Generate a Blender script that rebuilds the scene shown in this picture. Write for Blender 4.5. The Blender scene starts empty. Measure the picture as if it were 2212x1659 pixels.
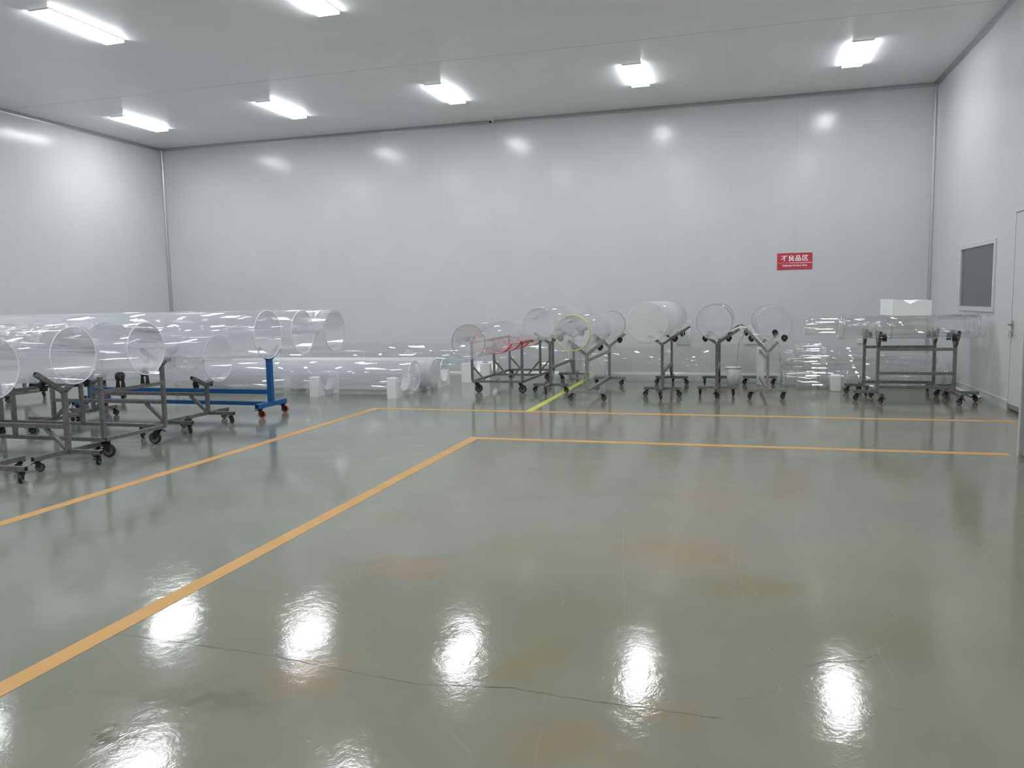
import bpy, bmesh, math, random
from mathutils import Vector, Matrix
random.seed(7)
PI = math.pi
SC = bpy.context.scene
COL = SC.collection

# ---------------------------------------------------------------- camera
cam_d = bpy.data.cameras.new('camera'); cam = bpy.data.objects.new('camera', cam_d); COL.objects.link(cam)
R_ = Vector((0.96099188, 0.2758932, -0.01943072)); U_ = Vector((-0.01021561, 0.10561386, 0.99435474)); F_ = Vector((-0.27638787, 0.95536833, -0.10431248))
cam.matrix_world = Matrix(((R_.x, U_.x, -F_.x, 0), (R_.y, U_.y, -F_.y, 0), (R_.z, U_.z, -F_.z, 1.45), (0, 0, 0, 1)))
cam_d.sensor_width = 36; cam_d.sensor_fit = 'HORIZONTAL'; cam_d.lens = 1704.5 / 2212 * 36
cam_d.clip_start = 0.05; cam_d.clip_end = 100
SC.camera = cam
# ---------------------------------------------------------------- world, exposure, light levels
w = bpy.data.worlds.new('world'); SC.world = w; w.use_nodes = True
w.node_tree.nodes['Background'].inputs[0].default_value = (0.5, 0.52, 0.55, 1)
w.node_tree.nodes['Background'].inputs[1].default_value = 0.0
LAMP_STRENGTH = 44.5
LAMP_COLOR = (0.945, 0.96, 1.0, 1)
SC.view_settings.view_transform = 'Standard'; SC.view_settings.look = 'None'
SC.view_settings.exposure = 0.0; SC.view_settings.gamma = 1.0; SC.view_settings.use_curve_mapping = False
SC.cycles.transparent_max_bounces = 48
SC.cycles.max_bounces = 7; SC.cycles.diffuse_bounces = 4; SC.cycles.glossy_bounces = 3
SC.cycles.adaptive_threshold = 0.035
SC.cycles.sample_clamp_indirect = 10.0
SC.cycles.use_denoising = True
SC.cycles.use_light_tree = False

# ---------------------------------------------------------------- materials
class NT:
    def __init__(s, name):
        s.m = bpy.data.materials.new(name); s.m.use_nodes = True
        s.t = s.m.node_tree; s.t.nodes.clear()
        s.out = s.n('ShaderNodeOutputMaterial')
    def n(s, t, props=None, **ins):
        nd = s.t.nodes.new(t)
        for k, v in (props or {}).items(): setattr(nd, k, v)
        for k, v in ins.items():
            key = int(k[1:]) if k[0] == '_' and k[1:].isdigit() else k.replace('_', ' ')
            s.set(nd.inputs[key], v)
        return nd
    def set(s, sock, v):
        if hasattr(v, 'is_output'): s.t.links.new(v, sock)
        else: sock.default_value = v
    def math(s, op, a, b=0.0, clamp=False):
        nd = s.n('ShaderNodeMath', {'operation': op, 'use_clamp': clamp}); s.set(nd.inputs[0], a); s.set(nd.inputs[1], b)
        return nd.outputs[0]
    def noise(s, scale, detail=3, rough=0.5, vec=None, dist=0.0):
        nd = s.n('ShaderNodeTexNoise', None, Scale=scale, Detail=detail, Roughness=rough, Distortion=dist)
        if vec is not None: s.set(nd.inputs['Vector'], vec)
        return nd.outputs[0]
    def ramp(s, fac, a, b, pa=0.0, pb=1.0):
        nd = s.n('ShaderNodeValToRGB'); s.set(nd.inputs[0], fac)
        e = nd.color_ramp.elements; e[0].position = pa; e[0].color = a; e[1].position = pb; e[1].color = b
        return nd.outputs[0]
    def mixc(s, f, a, b):
        nd = s.n('ShaderNodeMix', {'data_type': 'RGBA'}); s.set(nd.inputs[0], f); s.set(nd.inputs[6], a); s.set(nd.inputs[7], b)
        return nd.outputs[2]
    def bump(s, h, strength, dist=0.01):
        return s.n('ShaderNodeBump', None, Height=h, Strength=strength, Distance=dist).outputs[0]
    def obj(s, scale=(1, 1, 1)):
        tc = s.n('ShaderNodeTexCoord').outputs['Object']
        mp = s.n('ShaderNodeMapping', None, Vector=tc, Scale=scale); return mp.outputs[0]
    def pos(s): return s.n('ShaderNodeNewGeometry').outputs['Position']
    def bsdf(s, **k):
        nd = s.n('ShaderNodeBsdfPrincipled', None, **k); s.t.links.new(nd.outputs[0], s.out.inputs[0]); return nd

def c(r, g, b): return (r, g, b, 1)
def solid(name, col, rough=0.5, metal=0.0, var=0.12, scale=30.0, bump=0.0, spec=0.5):
    t = NT(name); v = t.obj()
    n = t.noise(scale, 4, 0.6, v)
    dark = c(*[x * (1 - var) for x in col]); lite = c(*[min(1, x * (1 + var)) for x in col])
    k = dict(Base_Color=t.ramp(n, dark, lite, 0.3, 0.7), Roughness=rough, Metallic=metal, Specular_IOR_Level=spec)
    if bump: k['Normal'] = t.bump(n, bump, 0.002)
    t.bsdf(**k); return t.m

def acrylic(name, tint=(0.985, 0.992, 0.99), haze=0.02, wave=0.25, wscale=(0.5, 4, 4), rough=0.015, f0=0.05, hazecol=(0.86, 0.88, 0.92), trl=0.0, fine=0.0):
    t = NT(name); v = t.obj(wscale)
    h = t.noise(1.0, 2, 0.45, v)
    if fine:
        v2 = t.obj((9, 14, 14)); h = t.math('ADD', h, t.math('MULTIPLY', t.noise(1.0, 5, 0.65, v2, 1.5), fine))
    nrm = t.bump(h, wave, 0.02)
    lw = t.n('ShaderNodeLayerWeight', None, Blend=0.5, Normal=nrm).outputs['Facing']
    f = t.math('ADD', t.math('MULTIPLY', t.math('POWER', lw, 5.0), 0.8), f0, True)
    tr = t.n('ShaderNodeBsdfTransparent', None, Color=c(*tint)).outputs[0]
    gl = t.n('ShaderNodeBsdfGlossy', None, Color=c(1, 1, 1), Roughness=rough, Normal=nrm).outputs[0]
    m1 = t.n('ShaderNodeMixShader', None, _0=f, _1=tr, _2=gl).outputs[0]
    df = t.n('ShaderNodeBsdfDiffuse', None, Color=c(*hazecol)).outputs[0]
    if trl:
        tl = t.n('ShaderNodeBsdfTranslucent', None, Color=c(*hazecol)).outputs[0]
        df = t.n('ShaderNodeMixShader', None, _0=trl, _1=df, _2=tl).outputs[0]
    m2 = t.n('ShaderNodeMixShader', None, _0=haze, _1=m1, _2=df).outputs[0]
    t.t.links.new(m2, t.out.inputs[0]); return t.m

M = {}
M['clear'] = acrylic('clear_acrylic', tint=(.995, .998, 1.0), haze=0.135, wave=0.15, wscale=(2.0, 0.9, 0.9), f0=0.10, hazecol=(0.88, 0.90, 0.97), trl=0.3)  # bluish white haze stands in for reflections and bloom on the tubes
M['clear_hazy'] = acrylic('hazy_clear_acrylic', haze=0.05, wave=0.12, wscale=(3, 1.5, 1.5), hazecol=(0.8, 0.82, 0.82), trl=0.4)  # clear acrylic with a thin, even grey-white diffuse layer
M['glassy'] = acrylic('small_clear_acrylic', haze=0.03, wave=0.2, wscale=(2, 12, 12), f0=0.08)
M['milky'] = acrylic('milky_acrylic', haze=0.22, wave=0.10, hazecol=(0.85, 0.87, 0.86), trl=0.5)
M['frosted_light'] = acrylic('lightly_frosted_acrylic', haze=0.42, wave=0.05, rough=0.2, hazecol=(0.86, 0.87, 0.88), trl=0.5)
M['frosted'] = acrylic('frosted_acrylic', haze=0.78, wave=0.05, rough=0.2, hazecol=(0.90, 0.91, 0.92), trl=0.5)
M['film'] = acrylic('crinkled_plastic_film', haze=0.07, wave=0.9, wscale=(14, 10, 10), rough=0.06, f0=0.08, fine=1.2)
M['rim_white'] = solid('lit_acrylic_edge', (0.93, 0.94, 0.95), 0.2, 0, 0.03)  # cut acrylic edge painted white, the light it catches put into its colour
M['rim_gray'] = solid('shaded_acrylic_edge', (0.30, 0.33, 0.32), 0.2, 0, 0.1)
M['rim_pale'] = solid('pale_acrylic_edge', (0.62, 0.65, 0.65), 0.2, 0, 0.05)
M['tape_yellow'] = solid('yellow_green_tape', (0.66, 0.68, 0.22), 0.35, 0, 0.08)
M['foam'] = solid('white_foam', (0.86, 0.87, 0.87), 0.8, 0, 0.03, 60, 0.2)
M['black'] = solid('black_steel', (0.018, 0.018, 0.02), 0.4, 0.0, 0.3)
M['tyre'] = solid('black_rubber', (0.016, 0.016, 0.017), 0.6, 0, 0.2)
M['hub'] = solid('grey_nylon_hub', (0.13, 0.13, 0.135), 0.5, 0, 0.1)
M['orange'] = solid('red_polyurethane_tyre', (0.72, 0.13, 0.07), 0.4, 0, 0.08)
M['nylon'] = solid('white_nylon', (0.75, 0.76, 0.78), 0.4, 0, 0.05)
M['zinc'] = solid('zinc_plated', (0.55, 0.56, 0.57), 0.3, 0.8, 0.1)
M['blue'] = solid('blue_paint', (0.012, 0.115, 0.34), 0.35, 0, 0.12, 20)
M['red'] = solid('red_strap', (0.85, 0.10, 0.16), 0.55, 0, 0.1)
M['pvc'] = solid('white_pvc', (0.78, 0.79, 0.77), 0.35, 0, 0.04)
M['ink'] = solid('black_marker', (0.03, 0.03, 0.035), 0.6, 0, 0.1)
M['stripe'] = solid('orange_floor_paint', (0.56, 0.33, 0.125), 0.65, 0, 0.07, 6, 0.1, 0.25)
M['stripe_yel'] = solid('yellow_green_floor_tape', (0.60, 0.60, 0.10), 0.4, 0, 0.1, 8)
M['alu'] = solid('aluminium_profile', (0.42, 0.44, 0.45), 0.35, 0.6, 0.08)
M['alu_light'] = solid('light_aluminium', (0.66, 0.68, 0.69), 0.35, 0.3, 0.05)
M['cabin'] = solid('grey_cabinet_sheet', (0.24, 0.25, 0.25), 0.4, 0.1, 0.15, 80, 0.4)
M['white_paint'] = solid('white_enamel', (0.78, 0.79, 0.80), 0.35, 0, 0.03)
M['darkglass'] = solid('dark_window_glass', (0.085, 0.095, 0.095), 0.12, 0, 0.08, 3)  # opaque dark colour stands in for the unlit room behind the pane
M['sign_red'] = solid('red_sign_board', (0.52, 0.045, 0.08), 0.4, 0, 0.05)
M['sign_white'] = solid('sign_white_print', (0.9, 0.86, 0.86), 0.5, 0, 0.02)
M['sign_gold'] = solid('sign_orange_print', (0.75, 0.30, 0.10), 0.5, 0, 0.02)
M['crack'] = solid('dark_floor_crack', (0.12, 0.12, 0.10), 0.6, 0, 0.2)
M['scratch'] = solid('pale_floor_scratch', (0.255, 0.265, 0.215), 0.3, 0, 0.2)

def steel(name, a, b):
    t = NT(name); v = t.obj()
    n = t.noise(35, 5, 0.7, v); n2 = t.noise(5, 3, 0.5, v)
    col = t.mixc(t.math('MULTIPLY', n2, 0.35), t.ramp(n, c(*a), c(*b), 0.32, 0.68), c(0.12, 0.12, 0.11))
    t.bsdf(Base_Color=col, Roughness=0.42, Metallic=0.55, Normal=t.bump(n, 0.25, 0.001)); return t.m
M['steel'] = steel('bare_steel_tube', (0.15, 0.15, 0.15), (0.34, 0.34, 0.335))
M['steel_light'] = steel('bright_bare_steel_tube', (0.27, 0.27, 0.265), (0.52, 0.52, 0.51))

def panel_mat(name, col, rough, spec):
    t = NT(name); v = t.pos()
    n = t.noise(1.2, 2, 0.5, v); n2 = t.noise(160, 2, 0.5, v)
    cc = t.ramp(n, c(*[x * 0.975 for x in col]), c(*[min(1, x * 1.02) for x in col]), 0.3, 0.7)
    rr = t.math('ADD', t.math('MULTIPLY', n, 0.05), rough)
    hh = t.math('ADD', t.math('MULTIPLY', n2, 0.02), n)
    t.bsdf(Base_Color=cc, Roughness=rr, Specular_IOR_Level=spec, Normal=t.bump(hh, 0.25, 0.01)); return t.m
M['wall'] = panel_mat('glossy_grey_white_wall_panel', (0.61, 0.622, 0.628), 0.155, 0.27)
M['ceil'] = panel_mat('grey_white_ceiling_panel', (0.81, 0.82, 0.83), 0.28, 0.35)
M['joint'] = solid('panel_joint', (0.36, 0.37, 0.38), 0.6, 0, 0.05)

def floor_mat():
    t = NT('polished_green_grey_floor'); p = t.pos()
    def mapped(sc, loc=(0, 0, 0)): return t.n('ShaderNodeMapping', None, Vector=p, Scale=sc, Location=loc).outputs[0]
    big = t.noise(0.55, 4, 0.55, p); mid = t.noise(3.0, 5, 0.6, p, 0.6); fine = t.noise(60, 3, 0.6, p)
    base = t.ramp(big, c(0.195, 0.214, 0.180), c(0.262, 0.282, 0.246), 0.32, 0.68)
    base = t.mixc(t.math('MULTIPLY', mid, 0.35), base, c(0.215, 0.220, 0.165))
    sx_ = t.n('ShaderNodeSeparateXYZ', None, Vector=p)
    gx = t.n('ShaderNodeMapRange', {'interpolation_type': 'SMOOTHSTEP'}, _0=t.math('ADD', sx_.outputs[0], t.math('MULTIPLY', big, 2.0)), _1=-4.0, _2=1.0, _3=0.0, _4=1.0).outputs[0]
    base = t.mixc(gx, base, t.mixc(0.52, base, c(0.215, 0.205, 0.125)))
    mott = t.noise(1.6, 6, 0.68, p, 0.8)
    base = t.mixc(t.n('ShaderNodeMapRange', None, _0=mott, _1=0.45, _2=0.75, _3=0.0, _4=0.45).outputs[0], base, c(0.165, 0.175, 0.135))
    base = t.mixc(t.math('MULTIPLY', fine, 0.10), base, c(0.30, 0.32, 0.29))
    # brown and ochre stains, each with a shape and place of its own
    stains = [(-1.22, 4.40, .30, .42, .6, 0), (-0.28, 4.50, .52, .42, .95, 1), (0.09, 4.00, .42, .26, .9, 0), (-0.21, 5.8, .5, .9, .45, 1),
              (-1.75, 3.92, .36, .26, .75, 1), (-1.62, 2.60, .20, .26, .85, 1), (-0.80, 2.95, .18, .34, .75, 0), (-0.52, 2.38, .30, .20, .7, 1),
              (-1.93, 3.15, .22, .18, .5, 0), (-2.05, 2.07, .12, .05, .95, 2), (-2.27, 4.80, .22, .25, .4, 0), (-0.5, 4.75, .3, .5, .4, 0),
              (-1.95, 2.33, .45, .10, .5, 2), (-0.7, 3.5, .5, .3, .3, 0), (0.6, 3.6, .5, .35, .25, 0), (-0.25, 2.72, .14, .12, .6, 1), (-3.6, 5.0, .5, .4, .2, 0)]
    warp = t.n('ShaderNodeTexNoise', None, Vector=p, Scale=4.0, Detail=4.0, Roughness=0.6).outputs['Color']
    wv = t.n('ShaderNodeVectorMath', {'operation': 'MULTIPLY_ADD'}); t.set(wv.inputs[0], warp); wv.inputs[1].default_value = (.5, .5, 0); t.t.links.new(p, wv.inputs[2])
    wp = t.n('ShaderNodeVectorMath', {'operation': 'SUBTRACT'}); t.t.links.new(wv.outputs[0], wp.inputs[0]); wp.inputs[1].default_value = (.25, .25, 0)
    sums = [None, None, None]
    for (x, y, rx, ry, a, k) in stains:
        mp = t.n('ShaderNodeMapping', None, Vector=wp.outputs[0], Scale=(1 / rx, 1 / ry, 0), Location=(-x / rx, -y / ry, 0)).outputs[0]
        ln = t.n('ShaderNodeVectorMath', {'operation': 'LENGTH'}); t.t.links.new(mp, ln.inputs[0])
        mr = t.n('ShaderNodeMapRange', {'interpolation_type': 'SMOOTHSTEP'}, _0=ln.outputs['Value'], _1=1.15, _2=0.15, _3=0.0, _4=a).outputs[0]
        sums[k] = mr if sums[k] is None else t.math('MAXIMUM', sums[k], mr)
    st = t.noise(9, 4, 0.6, p)
    for k, col, amt in ((0, c(0.215, 0.190, 0.085), .8), (1, c(0.285, 0.190, 0.095), .72), (2, c(0.10, 0.09, 0.055), .8)):
        f = t.math('MULTIPLY', t.math('MULTIPLY', sums[k], t.math('ADD', t.math('MULTIPLY', st, 1.2), 0.3)), amt, True)
        base = t.mixc(f, base, col)
    wv1 = t.noise(1.0, 3, 0.5, mapped((2.2, 2.2, 1)), 0.5)
    wv2 = t.noise(1.0, 4, 0.62, mapped((13, 13, 1)), 1.4)
    wv3 = t.noise(1.0, 3, 0.6, mapped((60, 60, 1)), 1.0)
    region = t.noise(1.1, 2, 0.5, mapped((1, 1, 1), (4, 7, 0)))
    amp = t.math('ADD', t.math('MULTIPLY', t.math('POWER', region, 2.5), 1.6), 0.30)
    h = t.math('ADD', t.math('MULTIPLY', wv1, 0.9), t.math('ADD', t.math('MULTIPLY', t.math('MULTIPLY', wv2, amp), 0.62), t.math('MULTIPLY', t.math('MULTIPLY', wv3, amp), 0.16)))
    rr = t.math('ADD', t.math('MULTIPLY', mid, 0.11), 0.04)
    t.bsdf(Base_Color=base, Roughness=rr, Specular_IOR_Level=0.48, Normal=t.bump(h, 0.115, 0.012)); return t.m
M['floor'] = floor_mat()

t = NT('lamp_diffuser'); e = t.n('ShaderNodeEmission', None, Color=LAMP_COLOR, Strength=LAMP_STRENGTH); t.t.links.new(e.outputs[0], t.out.inputs[0]); M['lamp'] = t.m
for nm_, st_ in (('lamp_side', 44.0), ('lamp_end', 1.3)):
    t = NT(nm_); e = t.n('ShaderNodeEmission', None, Color=LAMP_COLOR, Strength=st_); t.t.links.new(e.outputs[0], t.out.inputs[0]); M[nm_] = t.m

# ---------------------------------------------------------------- geometry helpers
class MB:
    def __init__(s): s.b = bmesh.new(); s.k = 0
    def face(s, vs, mi=0):
        try: f = s.b.faces.new(vs); f.material_index = mi; return f
        except ValueError: return None
    def box(s, x0, x1, y0, y1, z0, z1, mi=0):
        v = [s.b.verts.new(p) for p in ((x0, y0, z0), (x1, y0, z0), (x1, y1, z0), (x0, y1, z0), (x0, y0, z1), (x1, y0, z1), (x1, y1, z1), (x0, y1, z1))]
        for q in ((3, 2, 1, 0), (4, 5, 6, 7), (0, 1, 5, 4), (1, 2, 6, 5), (2, 3, 7, 6), (3, 0, 4, 7)): s.face([v[i] for i in q], mi)
        return s
    def beam(s, a, b, w=.04, h=None, up=(0, 0, 1), hollow=True, mi=0):
        """square steel tube from a to b with open (recessed) ends"""
        h = h or w; a = Vector(a); b = Vector(b); d = (b - a).normalized()
        u = Vector(up)
        if abs(d.dot(u)) > .98: u = Vector((1, 0, 0))
        sd = d.cross(u).normalized(); u = sd.cross(d).normalized()
        def ring(p, ww, hh): return [s.b.verts.new(p + sd * x * ww / 2 + u * y * hh / 2) for x, y in ((-1, -1), (1, -1), (1, 1), (-1, 1))]
        A = ring(a, w, h); B = ring(b, w, h)
        for i in range(4): s.face([A[i], A[(i + 1) % 4], B[(i + 1) % 4], B[i]], mi)
        if hollow:
            tt = .006
            for P, O, sg in ((A, a, 1), (B, b, -1)):
                I = ring(O, w - tt, h - tt); J = ring(O + d * sg * .03, w - tt, h - tt)
                for i in range(4):
                    j = (i + 1) % 4
                    s.face([P[i], P[j], I[j], I[i]] if sg < 0 else [P[j], P[i], I[i], I[j]], mi); s.face([I[i], I[j], J[j], J[i]] if sg < 0 else [I[j], I[i], J[i], J[j]], mi)
                s.face(J if sg < 0 else J[::-1], mi)
        else: s.face(A[::-1], mi); s.face(B, mi)
        return s
    def cyl(s, a, b, r, n=16, r2=None, mi=0, caps=True):
        a = Vector(a); b = Vector(b); d = (b - a).normalized(); u = Vector((0, 0, 1)) if abs(d.z) < .9 else Vector((1, 0, 0))
        p = d.cross(u).normalized(); q = d.cross(p); r2 = r if r2 is None else r2
        A = [s.b.verts.new(a + (p * math.cos(2 * PI * i / n) + q * math.sin(2 * PI * i / n)) * r) for i in range(n)]
        B = [s.b.verts.new(b + (p * math.cos(2 * PI * i / n) + q * math.sin(2 * PI * i / n)) * r2) for i in range(n)]
        for i in range(n):
            f = s.face([A[i], B[i], B[(i + 1) % n], A[(i + 1) % n]][::-1], mi)
            if f: f.smooth = True
        if caps: s.face(A[::-1], mi); s.face(B, mi)
        return s
    def lathe(s, prof, axis='Y', n=20, mi=None, close=True, center=(0, 0, 0)):
        """prof: list of (pos along axis, radius[, material]) ; closed ring profile"""
        rings = []
        cx, cy, cz = center
        for pr in prof:
            rg = []
            for i in range(n):
                a = 2 * PI * i / n; ca, sa = math.cos(a) * pr[1], math.sin(a) * pr[1]
                p = {'X': (pr[0], ca, sa), 'Y': (sa, pr[0], ca), 'Z': (ca, sa, pr[0])}[axis]
                rg.append(s.b.verts.new((p[0] + cx, p[1] + cy, p[2] + cz)))
            rings.append(rg)
        m = len(rings); rng = range(m if close else m - 1)
        for k in rng:
            A, B = rings[k], rings[(k + 1) % m]; mm = prof[k][2] if len(prof[k]) > 2 else 0
            for i in range(n):
                j = (i + 1) % n
                f = s.face([A[i], A[j], B[j], B[i]], mm)
                if f: f.smooth = True
        return s
    def prism(s, pts, plane, a, b, mi=0):
        """extrude polygon pts (2D) between a and b along the axis normal to plane ('XZ' -> Y, 'YZ' -> X, 'XY' -> Z)"""
        def P(p, k): return {'XZ': (p[0], k, p[1]), 'YZ': (k, p[0], p[1]), 'XY': (p[0], p[1], k)}[plane]
        A = [s.b.verts.new(P(p, a)) for p in pts]; B = [s.b.verts.new(P(p, b)) for p in pts]; n = len(pts)
        for i in range(n): s.face([A[i], A[(i + 1) % n], B[(i + 1) % n], B[i]], mi)
        s.face(A[::-1], mi); s.face(B, mi)
        return s
    def tube_path(s, pts, r, n=6, mi=0):
        pts = [Vector(p) for p in pts]; rings = []
        for i, p in enumerate(pts):
            d = (pts[min(i + 1, len(pts) - 1)] - pts[max(i - 1, 0)]).normalized(); u = Vector((0, 0, 1)) if abs(d.z) < .95 else Vector((1, 0, 0))
            a = d.cross(u).normalized(); b = d.cross(a)
            rings.append([s.b.verts.new(p + (a * math.cos(2 * PI * k / n) + b * math.sin(2 * PI * k / n)) * r) for k in range(n)])
        for A, B in zip(rings, rings[1:]):
            for k in range(n):
                f = s.face([A[k], A[(k + 1) % n], B[(k + 1) % n], B[k]], mi)
                if f: f.smooth = True
        s.face(rings[0][::-1], mi); s.face(rings[-1], mi); return s
    def ribbon(s, pts, wid, thick, wdir):
        """a strip with thickness that follows pts; its width runs along wdir"""
        pts = [Vector(p) for p in pts]; wd = Vector(wdir).normalized(); rings = []
        for i, p in enumerate(pts):
            d = (pts[min(i + 1, len(pts) - 1)] - pts[max(i - 1, 0)]).normalized(); nn = d.cross(wd).normalized()
            rings.append([s.b.verts.new(p + wd * x * wid / 2 + nn * y * thick / 2) for x, y in ((-1, -1), (1, -1), (1, 1), (-1, 1))])
        for A, B in zip(rings, rings[1:]):
            for k in range(4):
                s.face([A[k], A[(k + 1) % 4], B[(k + 1) % 4], B[k]])
        s.face(rings[0][::-1]); s.face(rings[-1]); return s
    def mesh(s, name, mats, bevel=0.0, recalc=True):
        if bevel: bmesh.ops.bevel(s.b, geom=list(s.b.edges), offset=bevel, segments=1, affect='EDGES', clamp_overlap=True)
        if recalc: bmesh.ops.recalc_face_normals(s.b, faces=list(s.b.faces))
        me = bpy.data.meshes.new(name); s.b.to_mesh(me); s.b.free()
        for m in (mats if isinstance(mats, (list, tuple)) else [mats]): me.materials.append(m)
        return me

def link(name, me, parent=None, loc=(0, 0, 0), rot=(0, 0, 0)):
    o = bpy.data.objects.new(name, me); COL.objects.link(o); o.location = loc; o.rotation_euler = rot
    if parent: o.parent = parent
    return o
def tag(o, label, cat, group=None, kind=None):
    o['label'] = label; o['category'] = cat
    if group: o['group'] = group
    if kind: o['kind'] = kind
    return o
def thing(name, label, cat, loc, rz=0, group=None):
    o = link(name, None, None, loc, (0, 0, rz)); return tag(o, label, cat, group)
def struct(name, me, loc=(0, 0, 0), label=None):
    o = link(name, me, None, loc); o['kind'] = 'structure'
    if label: o['label'] = label
    return o

# ---------------------------------------------------------------- room shell
XL, XR, YB, YF, H = -12.55, 3.19, 15.34, -6.0, 5.0
fl = struct('floor', MB().box(XL - .2, XR + .2, YF - .2, YB + .2, -.15, 0).mesh('floor', M['floor']), label='glossy green grey sealed concrete floor with brown stains')
def slab(name, args, mat, label=None): return struct(name, MB().box(*args).mesh(name, mat), label=label)
ceil = slab('ceiling', (XL - .2, XR + .2, YF - .2, YB + .2, H + .05, H + .2), M['joint'], 'grey white sandwich panel ceiling')
wb = slab('wall_back', (XL - .2, XR + .2, YB + .05, YB + .2, 0, H + .05), M['joint'], 'long glossy light grey back wall of tall panels')
wl = slab('wall_left', (XL - .2, XL - .05, YF, YB + .05, 0, H + .05), M['joint'], 'glossy light grey left wall')
wr = slab('wall_right', (XR + .05, XR + .2, YF, YB + .05, 0, H + .05), M['joint'], 'light grey right wall with window and door')
wf = slab('wall_front', (XL - .2, XR + .2, YF - .2, YF - .05, 0, H + .05), M['joint'])
G = .0005
def panel(parent, a): 
    o = link('panel', MB().box(*a).mesh('panel', M['ceil'] if parent is ceil else M['wall']), parent); return o
xs = [-9.268 + 1.135 * k for k in range(-3, 12)]
xs = [XL] + [x for x in xs if XL + .1 < x < XR - .1] + [XR]
for a, b in zip(xs, xs[1:]):
    panel(wb, (a + G, b - G, YB, YB + .05, .0, H)); panel(wf, (a + G, b - G, YF - .05, YF, .0, H))
ys = [YF] + [11.78 + 1.135 * k for k in range(-15, 4) if YF + .1 < 11.78 + 1.135 * k < YB - .1] + [YB]
for a, b in zip(ys, ys[1:]): panel(wl, (XL - .05, XL, a + G, b - G, .0, H))
WY0, WY1, WZ0, WZ1 = 11.70, 13.36, 1.22, 2.11
DY0, DY1, DZ = 9.93, 10.97, 2.44
cuts = [YF, -3.5, -1.2, 1.1, 3.4, 5.7, 8.0, DY0, DY1, WY0, WY1, YB]
for a, b in zip(cuts, cuts[1:]):
    if a == WY0:
        panel(wr, (XR, XR + .05, a + G, b - G, 0, WZ0)); panel(wr, (XR, XR + .05, a + G, b - G, WZ1, H))
    elif a == DY0: panel(wr, (XR, XR + .05, a + G, b - G, DZ, H))
    else: panel(wr, (XR, XR + .05, a + G, b - G, 0, H))
cx = [XL] + [-3.67 + 1.15 * k for k in range(-8, 7) if XL + .1 < -3.67 + 1.15 * k < XR - .1] + [XR]
cy = [YF, -2.4, 2.2, 6.8, 11.38, YB]
for a, b in zip(cx, cx[1:]):
    for p, q in zip(cy, cy[1:]): panel(ceil, (a + G, b - G, p + (.006 if p == 11.38 else G), q - (.006 if q == 11.38 else G), H, H + .05))
# coving trims, corner profiles and baseboards
def cove(name, a, b, n1, n2, r=.055, mat='alu', label=None):
    """quarter cove between two faces: n1, n2 point into the room"""
    a = Vector(a); b = Vector(b); n1 = Vector(n1); n2 = Vector(n2); mb = MB(); rings = []
    pr = [(0, 0), (r, 0)] + [(r - r * math.sin(t * PI / 2), r - r * math.cos(t * PI / 2)) for t in (.25, .5, .75)] + [(0, r)]
    for e in (a, b): rings.append([mb.b.verts.new(e + n1 * p[0] + n2 * p[1]) for p in pr])
    n = len(pr)
    for i in range(n): mb.face([rings[0][i], rings[0][(i + 1) % n], rings[1][(i + 1) % n], rings[1][i]])
    mb.face(rings[0][::-1]); mb.face(rings[1]); return struct(name, mb.mesh(name, M[mat]), label=label)
X, Y, Z = (1, 0, 0), (0, 1, 0), (0, 0, 1); nX, nY, nZ = (-1, 0, 0), (0, -1, 0), (0, 0, -1)
cove('trim_1', (XL, YB, H), (XR, YB, H), nY, nZ, .06, label='grey coving where back wall meets ceiling')
cove('trim_2', (XL, YF, H), (XL, YB, H), X, nZ, .06); cove('trim_3', (XR, YF, H), (XR, YB, H), nX, nZ, .06)
cove('trim_4', (XL, YB, 0), (XL, YB, H), X, nY, .05, 'alu'); cove('trim_5', (XR, YB, 0), (XR, YB, H), nX, nY, .05, 'alu')
cove('baseboard_back', (XL, YB, 0), (XR, YB, 0), nY, Z, .05, 'wall')
cove('baseboard_left', (XL, YF, 0), (XL, YB, 0), X, Z, .05, 'alu_light')
struct('baseboard_right', MB().box(XR - .012, XR, DY1 + .01, YB, 0, .10).box(XR - .016, XR, DY1 + .01, YB, .10, .112).mesh('bb', M['alu_light']))

# window in the right wall
win = struct('window_1', MB().box(XR + .045, XR + .05, WY0, WY1, WZ0, WZ1).mesh('wback', M['joint']), label='dark glazed window in aluminium frame on right wall')
fr = MB()
for a in ((XR - .022, XR + .03, WY0 - .03, WY1 + .03, WZ1 - .03, WZ1 + .035), (XR - .022, XR + .03, WY0 - .03, WY1 + .03, WZ0 - .035, WZ0 + .03),
          (XR - .022, XR + .03, WY0 - .03, WY0 + .035, WZ0 + .03, WZ1 - .03), (XR - .022, XR + .03, WY1 - .035, WY1 + .03, WZ0 + .03, WZ1 - .03)): fr.box(*a)
link('window_frame', fr.mesh('wf', M['alu_light'], bevel=.003), win)
link('window_pane', MB().box(XR + .005, XR + .013, WY0 + .03, WY1 - .03, WZ0 + .025, WZ1 - .025).mesh('wp', M['darkglass']), win)
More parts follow.
